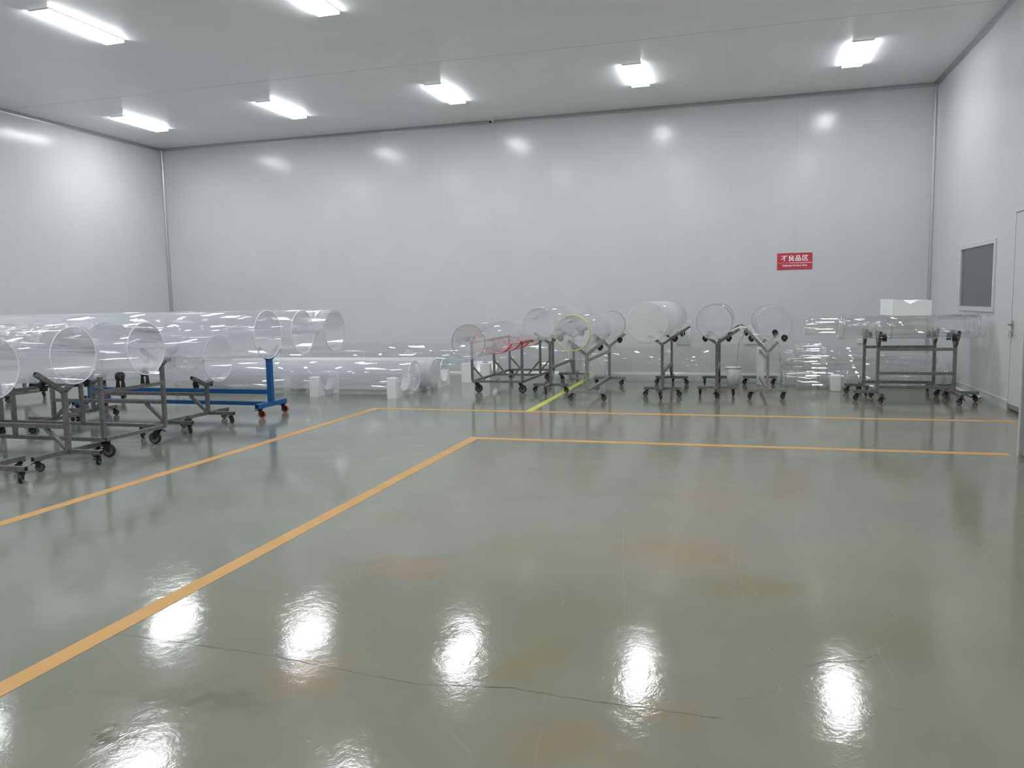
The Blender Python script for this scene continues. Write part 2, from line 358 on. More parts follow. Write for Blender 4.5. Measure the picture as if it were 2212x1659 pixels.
# door in the right wall
door = struct('door_1', MB().box(XR + .002, XR + .05, DY0, DY1 - .012, .075, DZ - .05).mesh('leaf', M['wall'], bevel=.003), label='flush light grey door at right edge')
link('door_frame', MB().box(XR - .006, XR + .05, DY0, DY1 - .004, DZ - .045, DZ).box(XR - .004, XR + .05, DY1 - .008, DY1, 0, DZ - .045).mesh('df', M['alu_light']), door)
link('door_sill', MB().box(XR - .012, XR + .05, DY0, DY1 - .012, .035, .085).mesh('ds', M['alu']), door)
link('handle_plate', MB().box(XR - .010, XR + .004, DY1 - .075, DY1 - .04, .90, 1.10).mesh('hp', M['alu'], bevel=.002), door)
link('door_handle', MB().cyl((XR - .008, DY1 - .058, 1.05), (XR - .055, DY1 - .058, 1.05), .008, 10).cyl((XR - .052, DY1 - .052, 1.05), (XR - .052, DY1 - .18, 1.045), .008, 10).mesh('dh', M['steel']), door)
link('lock_cylinder', MB().cyl((XR - .008, DY1 - .058, .965), (XR - .02, DY1 - .058, .965), .011, 10).mesh('lc', M['zinc']), door)
link('door_closer', MB().box(XR - .05, XR + .002, DY0, DY0 + .55, DZ + .02, DZ + .035).mesh('dc', M['black']), door)
k = thing('key', 'small key hanging from the lock of the door', 'key', (XR - .028, DY1 - .058, .965))
link('key_shank', MB().box(-.012, .008, -.001, .001, -.006, .006).mesh('ks', M['zinc']), k)
link('key_ring', MB().tube_path([(-.008 , math.sin(a) * .016, -.016 + math.cos(a) * .016) for a in [i * PI / 6 for i in range(12)]], .0015).box(-.009, -.007, -.012, .012, -.075, -.03).mesh('kr', M['zinc']), k)

# free standing cabin at the right edge, its long side faces the room
cb = thing('cabinet', 'tall grey metal cabinet with pale edge strip at the right edge of the photo', 'cabinet', (2.37, 3.0, 0))
link('side_panel', MB().box(0, .815, -3.6, 4.77, .03, 2.6).mesh('sp', M['cabin']), cb)
link('edge_strip', MB().box(-.012, .03, 4.77, 4.80, .005, 2.6).mesh('es', M['alu_light']), cb)
link('plinth', MB().cyl((.03, -3.6, .03), (.03, 4.7, .03), .028, 10).mesh('pl', M['black']), cb)

# ---------------------------------------------------------------- ceiling lamps
XLAMP = [-11.12, -8.02, -4.85, -1.62, 1.63]; YLAMP = [-1.05, 3.55, 8.45, 13.06]
lm_h = MB().box(-.15, .15, -.60, .60, -.012, 0).mesh('lamp_housing', M['white_paint'])
lm_d = MB().box(-.142, .142, -.599, .599, -.042, -.012).mesh('lamp_diffuser', [M['lamp'], M['lamp_side'], M['lamp_end']])
for f_ in lm_d.polygons: f_.material_index = 0 if abs(f_.normal.z) > .5 else (1 if abs(f_.normal.x) > .5 else 2)
rown = ['in the row nearest the back wall', 'in the second row from the back wall', 'in the third row from the back wall', 'in the row behind the viewer']
coln = ['leftmost', 'second from left', 'middle', 'second from right', 'rightmost']
for j, yy in enumerate(YLAMP[::-1]):
    for i, xx in enumerate(XLAMP):
        L = thing('ceiling_lamp', 'lit white rectangular ceiling lamp, %s %s' % (coln[i], rown[j]), 'lamp', (xx, yy, H), 0, 'ceiling lamps')
        link('lamp_housing', lm_h, L); link('diffuser', lm_d, L)

# ---------------------------------------------------------------- floor markings
def strip(name, pts, wid, mat, label, z=.0015):
    mb = MB(); vs = []
    P = [Vector((*p, 0)) for p in pts]
    for i, p in enumerate(P):
        d0 = (P[i] - P[i - 1]).normalized() if i else None; d1 = (P[i + 1] - P[i]).normalized() if i < len(P) - 1 else None
        if d0 is None or d1 is None:
            d = d1 or d0; n = Vector((-d.y, d.x, 0)) * wid / 2
        else:
            n0 = Vector((-d0.y, d0.x, 0)); n1 = Vector((-d1.y, d1.x, 0)); n = (n0 + n1); n = n / n.dot(n0) * wid / 2
        vs.append([mb.b.verts.new(p + n + Vector((0, 0, zz))) for zz in (z, .0)] + [mb.b.verts.new(p - n + Vector((0, 0, zz))) for zz in (.0, z)])
    for A, B in zip(vs, vs[1:]):
        for k in range(4): mb.face([A[k], A[(k + 1) % 4], B[(k + 1) % 4], B[k]])
    mb.face(vs[0]); mb.face(vs[-1][::-1])
    return tag(link(name, mb.mesh(name, M[mat])), label, 'floor marking')
strip('floor_line', [(-4.857, -5.9), (-4.857, 9.95), (3.16, 9.95)], .105, 'stripe', 'outer orange line painted on floor, nearer the tubes')
strip('floor_line', [(-2.723, -5.9), (-2.723, 7.90), (2.33, 7.90)], .105, 'stripe', 'inner orange line painted on floor, nearer the viewer')
strip('floor_tape', [(-2.66, 10.01), (-2.66, 12.0), (-2.72, 15.2)], .10, 'stripe_yel', 'yellow green tape line running to back wall under the racks')
def jag(pts, step, amp):
    out = []
    for a, b in zip(pts, pts[1:]):
        n = max(1, int(math.dist(a, b) / step))
        for i in range(n):
            f = i / n; out.append((a[0] + (b[0] - a[0]) * f + random.uniform(-amp, amp), a[1] + (b[1] - a[1]) * f + random.uniform(-amp, amp)))
    out.append(pts[-1]); return out
def crack(name, pts, wid, mat, amp=.006, step=.05):
    pts = jag(pts, step, amp); mb = MB(); prev = None
    for i, p in enumerate(pts):
        q = pts[min(i + 1, len(pts) - 1)]; r = pts[max(i - 1, 0)]; d = Vector((q[0] - r[0], q[1] - r[1], 0)).normalized(); n = Vector((-d.y, d.x, 0)) * wid / 2 * random.uniform(.3, 1.3)
        cur = [mb.b.verts.new((p[0] + n.x, p[1] + n.y, .0006)), mb.b.verts.new((p[0] - n.x, p[1] - n.y, .0006))]
        if prev: mb.face([prev[0], prev[1], cur[1], cur[0]])
        prev = cur
    return link(name, mb.mesh(name, M[mat]), fl)
CR = [(-2.75, 2.78), (-2.204, 2.762), (-1.856, 2.75), (-1.596, 2.71), (-1.173, 2.662), (-0.81, 2.718), (-0.604, 2.704), (-0.381, 2.691), (-0.044, 2.687)]
crack('crack', CR, .0032, 'crack'); crack('crack', [(x, y + .006) for x, y in CR[4:]], .002, 'scratch')
crack('crack', [(0.0, 2.84), (0.082, 2.864), (0.158, 2.946), (0.17, 3.023), (0.263, 3.163), (0.371, 3.231), (0.477, 3.256), (0.559, 3.353), (0.56, 3.474)], .0028, 'scratch', .008, .03)
crack('crack', [(0.263, 3.17), (0.371, 3.24), (0.477, 3.262), (0.545, 3.34)], .003, 'crack', .006, .03)
for s_ in ([(-0.728, 5.12), (-0.60, 4.2), (-0.494, 3.502)], [(-0.69, 2.774), (-0.586, 2.15)], [(0.066, 4.202), (-0.201, 3.177)], [(0.122, 4.143), (-0.188, 3.271)],
           [(-0.035, 4.7), (-0.003, 3.79)], [(0.0, 4.7), (0.03, 3.8)], [(.55, 3.4), (.58, 3.1)], [(-.85, 3.75), (-.80, 3.6), (-.82, 3.45)], [(.9, 2.6), (1.0, 2.4), (1.02, 2.2)]):
    crack('scratch', s_, .0009, 'scratch', .0015, .08)
for i in range(46):
    x, y = random.uniform(-2.4, 1.4), random.uniform(2.1, 5.2); a = random.uniform(0, PI); l = random.uniform(.03, .16)
    crack('scratch', [(x, y), (x + l * math.cos(a), y + l * math.sin(a))], .0012, random.choice(['scratch', 'scratch', 'crack']), .004, .03)

# ---------------------------------------------------------------- casters
CACHE = {}
def caster_meshes(r, Hh, tyre, hub):
    key = (r, Hh, tyre, hub)
    if key not in CACHE:
        w2 = r * .30; t = .55 * r
        fk = MB().box(-r * .95, r * .95, -r * .75, r * .75, -.004, 0).cyl((0, 0, -.004), (0, 0, -.018), r * .45, 14)
        zc = -(Hh - r)
        for sg in (-1, 1):
            fk.prism([(-r * .50, -.014), (r * .55, -.014), (t + r * .24, zc), (t, zc - r * .26), (t - r * .24, zc)], 'XZ', sg * (w2 + .004), sg * (w2 + .009))
        fk.box(-r * .50, r * .55, -w2 - .009, w2 + .009, -.020, -.014)
        fk.cyl((t, -w2 - .014, zc), (t, w2 + .014, zc), r * .12, 8)
        wh = MB().lathe([(-w2 * .55, r * .16, 1), (-w2 * .75, r * .70, 0), (-w2, r * .76, 0), (-w2 * .9, r * .93, 0), (-w2 * .4, r, 0), (w2 * .4, r, 0), (w2 * .9, r * .93, 0), (w2, r * .76, 1), (w2 * .75, r * .70, 1), (w2 * .55, r * .16, 1)], 'Y', 20)
        # hub discs
        wh.lathe([(-w2 * .76, r * .70, 1), (-w2 * .62, .001, 1), (w2 * .62, .001, 1), (w2 * .76, r * .70, 1)], 'Y', 20, close=False)
        br = MB().box(-r * .9, -r * .2, -w2 * 1.1, w2 * 1.1, -.024, -.018).prism([(-r * .9, -.018), (-r * 1.35, -.034), (-r * 1.35, -.040), (-r * .9, -.026)], 'XZ', -w2 * .9, w2 * .9)
        CACHE[key] = (fk.mesh('caster', M['black']), wh.mesh('wheel', [M[tyre], M[hub]]), br.mesh('brake_pedal', M['black']), t, zc)
    return CACHE[key]
def caster(parent, loc, yaw, r=.036, tyre='tyre', hub='hub', brake=True, up=False):
    """loc: where its plate meets the frame; wheel reaches the floor at -loc.z (or stands upside down when up)"""
    Hh = loc[2] if not up else r * 2.45
    fk, wh, br, t, zc = caster_meshes(r, round(Hh, 4), tyre, hub)
    o = link('caster', fk, parent, loc, (PI if up else 0, 0, yaw))
    link('wheel', wh, o, (t, 0, zc))
    if brake: link('brake_pedal', br, o)
    return o

# ---------------------------------------------------------------- racks
def part(name, parent, mb, mat, **k): return link(name, mb.mesh(name, M[mat], **k), parent)
def fork(root, px, zh, R, zc, la, mat, bw, roller='tyre', rx=0.05, rollers=True, lb=None):
    al = math.acos(max(.3, min(.92, (R + bw / 2) / (zc - zh))))
    for sg in (-1, 1):
        d = Vector((0, sg * math.cos(al), math.sin(al))); hub = Vector((px, 0, zh))
        part('fork_arm', root, MB().beam(hub + d * .012, hub + d * (lb if (lb and sg > 0) else la), bw, up=(1, 0, 0)), mat)
        if rollers:
            tq = R * math.tan(al) if al > .1 else R * .3
            nrm = Vector((0, -sg * math.sin(al), math.cos(al)))
            rr = .045
            # roller sits beside the arm and touches the tube just above it
            cpt = Vector((px + rx, 0, zh)) + d * (math.sqrt(max(.001, (zc - zh) ** 2 - (R + rr + .002) ** 2)))
            ang = math.atan2((R + rr + .002), math.sqrt(max(.001, (zc - zh) ** 2 - (R + rr + .002) ** 2)))
            # exact contact: place centre at distance R+rr from the tube axis along the arm's inner direction
            cpt = Vector((px + rx, sg * math.sin(PI / 2 - al * .9) * 0, 0)) + Vector((0, sg * (R + rr + .002) * math.sin(al * 1.02), zc - (R + rr + .002) * math.cos(al * 1.02)))
            rl = MB().lathe([(-.018, .008, 0), (-.018, rr * .9, 0), (-.014, rr, 0), (.014, rr, 0), (.018, rr * .9, 0), (.018, .008, 0)], 'X', 18)
            o = link('roller', rl.mesh('roller', M[roller]), root, cpt)
            link('axle_bolt', MB().cyl((-.055 if rx > 0 else .055, 0, 0), (.024 if rx > 0 else -.024, 0, 0), .007, 8).mesh('bolt', M['zinc']), o)
            link('roller_bracket', MB().box(-.026, -.021, -.02, .02, -.05, .012).box(.021, .026, -.02, .02, -.05, .012).box(-.026, .026, -.02, .02, -.054, -.048).mesh('bracket', M['black']), o)
def rack(label, loc, rz, x0, x1, zc, R, half=.40, leg=.38, la=.36, beams=(.355,), mat='steel', bw=.04, name='tube_rack', group='steel tube racks', brace=True, roller='tyre', zb=.10, r=.040, tyre='tyre', ends=(1, 1), yaws=None, zh=None, rollers=True, third=True, lb=None):
    root = thing(name, label, 'rack', (loc[0], loc[1], 0), rz, group)
    rnd = random.Random(hash((round(loc[0] * 10), round(loc[1] * 10))) & 255)
    if zh is None: zh = zc - (R + bw / 2 + .004) / math.cos(math.radians(32))
    for i, (px, sg) in enumerate(((x0, -1), (x1, 1))):
        if not ends[i]: continue
        h2 = bw / 2
        part('cross_beam', root, MB().beam((px, -half, zb + h2), (px, half, zb + h2), bw), mat)
        part('post', root, MB().beam((px, 0, zb + bw), (px, 0, zh), bw, hollow=False), mat)
        tips = [(px, -half + .045), (px, half - .045)]
        if third:
            part('foot_beam', root, MB().beam((px + sg * h2, 0, zb + h2), (px + sg * leg, 0, zb + h2), bw), mat); tips.append((px + sg * (leg - .05), 0))
        if zh > .3: fork(root, px, zh + .0, R, zc, la, mat, bw, roller, rx=.05 * (-sg), rollers=rollers, lb=lb)
        for q, (tx, ty) in enumerate(tips):
            yw = yaws[(i * 3 + q) % len(yaws)] if yaws else rnd.uniform(0, 2 * PI)
            caster(root, (tx, ty, zb), yw, r, tyre, brake=rnd.random() < .8)
        if brace:
            zt = beams[0]
            part('brace', root, MB().beam((px - sg * .25, 0, zt - bw / 2), (px - sg * .03, 0, zb + bw + .005), bw * .85, hollow=False), mat)
    for zt in beams: part('side_beam', root, MB().beam((x0 + bw / 2, 0, zt), (x1 - bw / 2, 0, zt), bw, hollow=False), mat)
    return root

# ---------------------------------------------------------------- tubes
def tube(label, a, ln, R, th=.009, rz=0, mat='clear', rims=('rim_white', 'rim_white'), name='acrylic_tube', cat='tube', group=None, n=72, rimw=.007, extra=None, tilt=0):
    """a: centre of the end at local x=0; the tube runs towards local +x for ln metres"""
    root = link(name, None, None, a, (0, tilt, rz)); tag(root, label, cat, group)
    link('tube_wall', MB().lathe([(.006, R - th), (.006, R), (ln - .006, R), (ln - .006, R - th)], 'X', n, close=False).lathe([(.006, R - th), (ln - .006, R - th)], 'X', n, close=False).mesh('tube_wall', M[mat], recalc=False), root)
    for k, (x0, rm) in enumerate(((0, rims[0]), (ln - .006, rims[1]))):
        if rm: link('end_rim', MB().lathe([(x0, R - rimw), (x0, R), (x0 + .006, R), (x0 + .006, R - rimw)], 'X', n).mesh('end_rim', M[rm]), root)
    for f in (extra or []): f(root)
    return root
def flange(x, R, w=.02, R2=None, mat='glassy', ri=None):
    ri = ri or R - .02
    return lambda root: link('flange', MB().lathe([(x - w / 2, ri), (x - w / 2, R), (x + w / 2, R), (x + w / 2, ri)], 'X', 40).mesh('flange', M[mat]), root)
def ink_marks(x, ln, ang, R, n=9, seed=1, hh=.05):
    def f(root):
        rd = random.Random(seed); mb = MB()
        for i in range(n):
            x0 = x + ln * i / n; pts = []
            for k in range(5):
                aa = ang + rd.uniform(-hh, hh) / R; pts.append((x0 + rd.uniform(0, ln / n), math.cos(aa) * (R + .002), math.sin(aa) * (R + .002)))
            mb.tube_path(pts, .0016, 4)
        link('handwriting', mb.mesh('handwriting', M['ink']), root)
    return f

# ================================================================ left side: tubes lying along the wall direction
# (label, right end x, y, z, R, length)
def ltube(label, x, y, z, R, ln, **k):
    return tube(label, (x, y, z), ln, R, rz=PI, group='large clear tubes on the left racks', **k)
ltube('large clear acrylic tube nearest the viewer, at the left edge', -6.10, 5.20, .971, .268, 3.9)
ltube('large clear acrylic tube second from the viewer on the left racks', -5.93, 5.90, 1.028, .267, 4.2)
ltube('large clear acrylic tube on the four wheeled rectangular trolley at left', -5.743, 6.62, 1.045, .265, 4.2)
ltube('large clear acrylic tube reaching out beyond the low one on the left racks', -5.00, 7.64, 1.137, .268, 4.6)
ltube('low clear acrylic tube on the short left rack, below the taller tubes', -6.244, 8.43, .813, .292, 3.6)
ltube('large clear acrylic tube carried by the blue rack', -5.464, 9.14, 1.105, .283, 4.9)
ltube('farthest large clear acrylic tube on the left, its right end with handwriting', -5.529, 10.1, 1.085, .292, 5.9, mat='clear', rims=('rim_pale', 'rim_pale'),
      extra=[ink_marks(.08, .42, -.05, .292, 10, 3, .035)])
# racks under them
rack('steel tube rack at the left edge, only its right foot in view', (-6.24, 5.16), 0, -2.5, 0, .971, .268, leg=.46, la=.2, roller='nylon', yaws=[1.2, 4.2, 5.2])
rack('steel tube rack under the second tube from the viewer at left', (-6.09, 5.91), 0, -2.4, 0, 1.028, .267, yaws=[3.2, 2.6, 1.2, .5, 4.0, 1.9])
rack('steel tube rack with white rollers behind the rectangular trolley', (-6.46, 7.67), 0, -1.62, 0, 1.137, .268, roller='nylon', yaws=[1.0, 2.2, .4, 5.0, 3.9, 5.7])
rack('low steel tube rack beside the blue rack at left', (-6.45, 8.44), 0, -1.78, 0, .813, .292, yaws=[2.2, .8, 2.4, 5.6, 4.0, 5.9], la=.30, zh=.475)
rack('steel tube rack farthest left, half hidden behind the other tubes', (-9.6, 10.1), 0, -1.6, 0, 1.085, .292, yaws=[1, 2, 3, 4])
# blue rack
def blue_rack():
    root = thing('tube_rack', 'blue painted tube rack on orange red casters', 'rack', (-5.99, 9.14, 0), 0, 'steel tube racks')
    bw = .06; zb = .125; zc, R = 1.105, .283; zh = .74
    for px in (0, -2.94):
        part('cross_beam', root, MB().beam((px, -.33, zb + .03), (px, .33, zb + .03), bw), 'blue')
        part('post', root, MB().beam((px, 0, zb + bw), (px, 0, zh + .02), .065, hollow=False), 'blue')
        al = math.acos((R + .025) / (zc - zh))
        for sg in (-1, 1):
            d = Vector((0, sg * math.cos(al), math.sin(al)))
            part('fork_arm', root, MB().beam(Vector((px, 0, zh)) + d * .0, Vector((px, 0, zh)) + d * .28, .05, up=(1, 0, 0)), 'blue')
            part('arm_pad', root, MB().beam(Vector((px, 0, zh)) + d * .10 + Vector((0, -sg * math.sin(al), math.cos(al))) * .03, Vector((px, 0, zh)) + d * .27 + Vector((0, -sg * math.sin(al), math.cos(al))) * .03, .05, .012, up=(1, 0, 0), hollow=False), 'black')
        for q, ty in enumerate((-.27, .27)): caster(root, (px + (0 if px == 0 else .0), ty, zb), (.3, .2, .4, 2.9)[q + (2 if px else 0)], .052, 'orange', 'black')
    for z in (.315, .155): part('side_beam', root, MB().beam((-2.94 + .0325, 0, z), (-.0325, 0, z), .06 if z > .2 else .05, hollow=False), 'blue')
blue_rack()
# rectangular trolleys
def trolley(label, x0, x1, y0, y1, zr, zt, rows, rail='y', top=True, rollers=False, zposts=None, braces=False):
    """posts on a rectangular floor frame; rows: positions of posts along its long side"""
    root = thing('trolley', label, 'trolley', ((x0 + x1) / 2, (y0 + y1) / 2, 0), 0, 'rectangular steel trolleys')
    cx_, cy_ = (x0 + x1) / 2, (y0 + y1) / 2; bw = .036
    def B(nm, a, b, w_=bw, hollow=False): part(nm, root, MB().beam((a[0] - cx_, a[1] - cy_, a[2]), (b[0] - cx_, b[1] - cy_, b[2]), w_, hollow=hollow), 'steel')
    zb = zr + bw / 2
    B('bottom_rail', (x0, y0, zb), (x1, y0, zb)); B('bottom_rail', (x0, y1, zb), (x1, y1, zb))
    B('bottom_rail', (x0, y0 + bw / 2, zb), (x0, y1 - bw / 2, zb)); B('bottom_rail', (x1, y0 + bw / 2, zb), (x1, y1 - bw / 2, zb))
    for r_ in rows:
        pts = ((x0, r_), (x1, r_)) if rail == 'y' else ((r_, y0), (r_, y1))
        for (px, py) in pts:
            hgt = zposts(px, py) if zposts else zt
            B('post', (px, py, zr + bw), (px, py, hgt), hollow=False)
        if rail == 'y' and y0 < r_ < y1: B('bottom_rail', (x0 + bw / 2, r_, zb), (x1 - bw / 2, r_, zb))
        if braces:
            for sx, px in ((1, x0), (-1, x1)):
                B('brace', (px + sx * .012, r_, zr + bw + .22), (px + sx * .205, r_, zr + bw + .004), bw * .75)
    if top:
        if rail == 'y':
            for px in (x0, x1): B('top_rail', (px, y0 - .02, zt + bw / 2), (px, y1 + .02, zt + bw / 2), hollow=True)
        else:
            for px in rows: B('top_rail', (px, y0 + bw / 2, zt), (px, y1 - bw / 2, zt))
    for i, (px, py) in enumerate(((x0, y0), (x1, y0), (x0, y1), (x1, y1))): caster(root, (px - cx_ + (.05 if px == x0 else -.05), py - cy_ + (.06 if py == y0 else -.06), zr), (.6, .25, 2.2, 3.4)[i], .064, brake=i > 1)
    return root, cx_, cy_
tr, tcx, tcy = trolley('four wheeled rectangular steel trolley at left with black rollers on its end rail', -8.20, -5.945, 6.20, 7.06, .165, .65, (-8.20, -7.04, -5.945), rail='x', zposts=lambda x, y: .80 if y < 6.5 else .665)
for px, tw in ((-5.945, 1), (-7.04, 0), (-8.20, 0)):
    for py in (6.46, 6.80):
        dy = py - 6.62; ctr_z = 1.045 - math.sqrt((.265 + .046) ** 2 - dy * dy)
        rw = MB().lathe([(-.024, .01, 1), (-.024, .044 * .72, 0), (-.022, .045, 0), (.022, .045, 0), (.024, .044 * .72, 1), (.024, .01, 1)], 'X', 20)
        ro = link('roller', rw.mesh('roller', [M['tyre'], M['hub']]), tr, (px - tcx, py - tcy, ctr_z))
        zz = .669 - ctr_z
        link('roller_bracket', MB().prism([(-.030, zz), (.030, zz), (.008, .010), (-.008, .010)], 'YZ', -.034, -.029).prism([(-.030, zz), (.030, zz), (.008, .010), (-.008, .010)], 'YZ', .029, .034).cyl((-.038, 0, 0), (.038, 0, 0), .006, 8).mesh('bk', M['black']), ro)

# sagging clear film under the left tubes and crinkled wraps
def wrap(label, x, y, z, R, x0, x1, a0, a1, sag=0.0, seed=1, rz=PI, mat='film', name='plastic_film'):
    """film hugging a tube between angles a0..a1 (0 = up) with crinkles"""
    rd = random.Random(seed); nu, nv = 36, 34; mb = MB(); V = []
    for i in range(nu + 1):
        row = []
        for j in range(nv + 1):
            u = i / nu; v = j / nv; a = a0 + (a1 - a0) * v
            rr = R + .006 + .010 * rd.random() * (1 if 0 < i < nu else .4)
            zz = math.cos(a) * rr; 
            if sag: zz -= sag * math.sin(PI * u) * max(0, -math.cos(a)) ** 2
            row.append(mb.b.verts.new((x0 + (x1 - x0) * u + rd.uniform(-.004, .004), math.sin(a) * rr, zz)))
        V.append(row)
    for i in range(nu):
        for j in range(nv):
            f = mb.face([V[i][j], V[i + 1][j], V[i + 1][j + 1], V[i][j + 1]])
            if f: f.smooth = True
    o = link(name, mb.mesh(name, M[mat]), None, (x, y, z), (0, 0, rz)); tag(o, label, 'plastic film'); return o
wrap('crinkled clear plastic film over the top of the far left tubes', -5.529, 10.1, 1.085, .292, .02, .95, -1.5, 1.5, seed=4)
wrap('sagging clear plastic film hanging under the tubes at left', -5.00, 7.64, 1.137, .268, .85, 1.30, 2.0, 4.3, sag=.13, seed=5)
wrap('crinkled clear plastic film on the second tube from the viewer', -5.93, 5.90, 1.028, .267, .15, 1.2, -1.3, 1.2, seed=6)
wrap('crinkled clear plastic film on the tube of the rectangular trolley', -5.743, 6.62, 1.045, .265, .5, 1.6, -1.2, 1.9, seed=8)

# ================================================================ floor tubes and foam saddles, back left
def saddle(label, x0, x1, y0, y1, h, R, zc, z0=0, rz=0, group='white foam saddle blocks', loc=None):
    """foam block with a round cut across y; extruded along x"""
    ymid = (y0 + y1) / 2; hw = (y1 - y0) / 2; pts = [(-hw, 0), (hw, 0), (hw, h)]
    zr = zc - z0; Rg = R + .004
    a_top = math.acos(max(-1, min(1, (zr - h) / Rg)))
    if Rg * math.sin(a_top) < hw - .01 or True:
        n = 18
        for i in range(n + 1):
            a = a_top - 2 * a_top * i / n
            pts.append((Rg * math.sin(a), zr - Rg * math.cos(a)))
    pts.append((-hw, h))
    xm = (x0 + x1) / 2
    mb = MB().prism(pts, 'YZ', x0 - xm, x1 - xm)
    o = link('foam_saddle', mb.mesh('foam_saddle', M['foam'], recalc=True), None, (xm, ymid, z0), (0, 0, rz))
    return tag(o, label, 'foam block', group)
saddle('white foam saddle under the front floor tube, left of the two seen whole', -6.535, -6.40, 11.05, 11.75, .315, .237, .325)
saddle('white foam saddle under the front floor tube near its right end', -5.19, -5.05, 11.03, 11.73, .315, .237, .325)
saddle('white foam saddle seen below the low left tube, beside the blue rack', -9.14, -8.87, 12.07, 12.75, .32, .237, .33)
saddle('white foam saddle under the frosted floor tube, behind its right end', -5.25, -5.05, 11.80, 12.40, .24, .238, .315)
saddle('white foam saddle under the frosted floor tube toward the middle', -7.5, -7.35, 11.80, 12.40, .24, .238, .315)
saddle('white foam saddle under the third floor tube, beyond the frosted end', -5.08, -4.94, 12.52, 13.10, .26, .21, .30)
saddle('white foam saddle behind the red strap trolley, left one', -4.86, -4.62, 13.50, 14.10, .34, .20, .36)
saddle('white foam saddle behind the red strap trolley, right one', -4.50, -4.32, 13.50, 14.10, .34, .20, .36)
FG = 'clear tubes lying low along the back wall'
tube('clear acrylic floor tube in front of the frosted one, on two foam saddles', (-4.885, 11.40, .325), 4.3, .237, rz=PI, group=FG)
tube('frosted white acrylic tube lying on the floor saddles', (-4.85, 12.10, .315), 4.6, .238, rz=PI, mat='frosted', rims=('foam', 'foam'), group=FG,
     extra=[lambda root: link('end_film', MB().cyl((-.030, 0, 0), (-.004, 0, 0), .205, 64, .230).mesh('end_film', M['frosted']), root)])
tube('clear floor tube just beyond the round end of the frosted tube', (-4.915, 12.80, .285), 4.4, .20, rz=PI, mat='clear_hazy', group=FG)
tube('clear floor tube with slim end ring behind the red strap trolley', (-4.72, 13.80, .36), 4.0, .195, rz=PI, mat='clear_hazy', group=FG)
tube('thick clear tube lying against the back wall, left half', (-2.80, 14.55, .42), 6.2, .30, rz=PI, mat='clear_hazy', rims=('rim_pale', 'rim_pale'), group=FG)
tube('thick clear tube lying along the back wall behind the middle racks', (.68, 14.0, .33), 3.6, .325, rz=PI, mat='clear_hazy', rims=('rim_pale', 'rim_pale'), group=FG)
tube('thinner clear tube on the floor in front of the back wall tube, left', (-5.1, 13.28, .14), 3.9, .13, rz=PI, mat='glassy', group=FG)
for x in (-8.4, -3.2): saddle('white foam saddle under the thick tube against the back wall, %s' % ('far left' if x < -5 else 'by the red strap trolley'), x, x + .2, 14.2, 14.9, .30, .30, .42)
o = link('foam_block', MB().box(-.13, .13, -.1, .1, 0, .42).mesh('fb', M['foam'], bevel=.006), None, (-2.60, 15.0, 0)); tag(o, 'upright white foam block standing at the back wall by the yellow tape', 'foam block', 'white foam blocks')
# foam pieces resting on the back wall tube
def notch(label, x0, x1, y0, y1, z0, h, dep, axis='x'):
    w_ = x1 - x0; xm = (x0 + x1) / 2
    pts = [(-w_ / 2, 0), (w_ / 2, 0), (w_ / 2, h), (w_ * .30, h), (0.02, h - dep), (-.02, h - dep), (-w_ * .30, h), (-w_ / 2, h)]
    o = link('foam_block', MB().prism(pts, 'XZ', -(y1 - y0) / 2, (y1 - y0) / 2).mesh('notched_foam', M['foam']), None, (xm, (y0 + y1) / 2, z0))
    return tag(o, label, 'foam block', 'white foam blocks')
notch('white notched foam piece lying on the back wall tube beside the frosted tube rack', -1.05, -.81, 13.85, 14.15, .655, .26, .10)
o = link('foam_block', MB().box(-.135, .135, -.14, .14, 0, .16).mesh('fb2', M['foam'], bevel=.006), None, (.23, 14.0, .655)); tag(o, 'white foam block lying on the back wall tube behind the rightmost Y rack', 'foam block', 'white foam blocks')
o = link('foam_block', MB().box(-.06, .06, -.06, .06, 0, .62).mesh('fb3', M['foam'], bevel=.006), None, (.335, 13.55, 0)); tag(o, 'tall white foam block standing on the floor behind the rightmost Y rack', 'foam block', 'white foam blocks')
bk = thing('bucket', 'white translucent bucket on the floor behind the single ring tube', 'bucket', (-.09, 13.45, 0))
link('bucket_wall', MB().lathe([(.0, .002), (.0, .085), (.30, .125), (.30, .119), (.01, .08), (.01, .002)], 'Z', 28, close=False).mesh('bw', M['foam']), bk)
link('bucket_rim', MB().lathe([(.285, .124), (.285, .133), (.303, .134), (.303, .124)], 'Z', 28).mesh('br', M['foam']), bk)

# ================================================================ right side: racks facing the viewer
RZ = PI / 2
# trolley with red straps
trolley('four wheeled rectangular steel trolley with braces, slung with red straps', -4.11, -3.28, 11.93, 14.08, .165, .785, (11.93, 13.11, 14.08), rail='y', braces=True)
def strap(label, y, seed, zc, R, xc, x0=-4.11, x1=-3.28, ztop=.80):
    root = thing('strap', label, 'strap', ((x0 + x1) / 2, y, .62), 0, 'red sling straps under the leftmost ring tube')
    cx_ = (x0 + x1) / 2; rd = random.Random(seed)
    for k in range(3):
        dy = (k - 1) * .05 + rd.uniform(-.01, .01); pts = []
        pts.append((x0 - cx_, dy * .3, ztop - .62))
        n = 14; zl = zc - R - .006 - .006 * k
        for i in range(n + 1):
            a = -1.15 + 2.3 * i / n
            pts.append((xc - cx_ + math.sin(a) * (R + .007), dy + rd.uniform(-.004, .004), zc - math.cos(a) * (R + .007) - .62))
        pts.append((x1 - cx_, dy * .3, ztop - .62))
        link('cord', MB().tube_path(pts, .0065, 6).mesh('cord', M['red']), root)
    for sx in (x0, x1):
        link('knot', MB().lathe([(-.03, .012), (-.022, .030), (.022, .032), (.03, .012)], 'Y', 10).mesh('knot', M['red']), root, (sx - cx_, 0, ztop - .62 + .005))
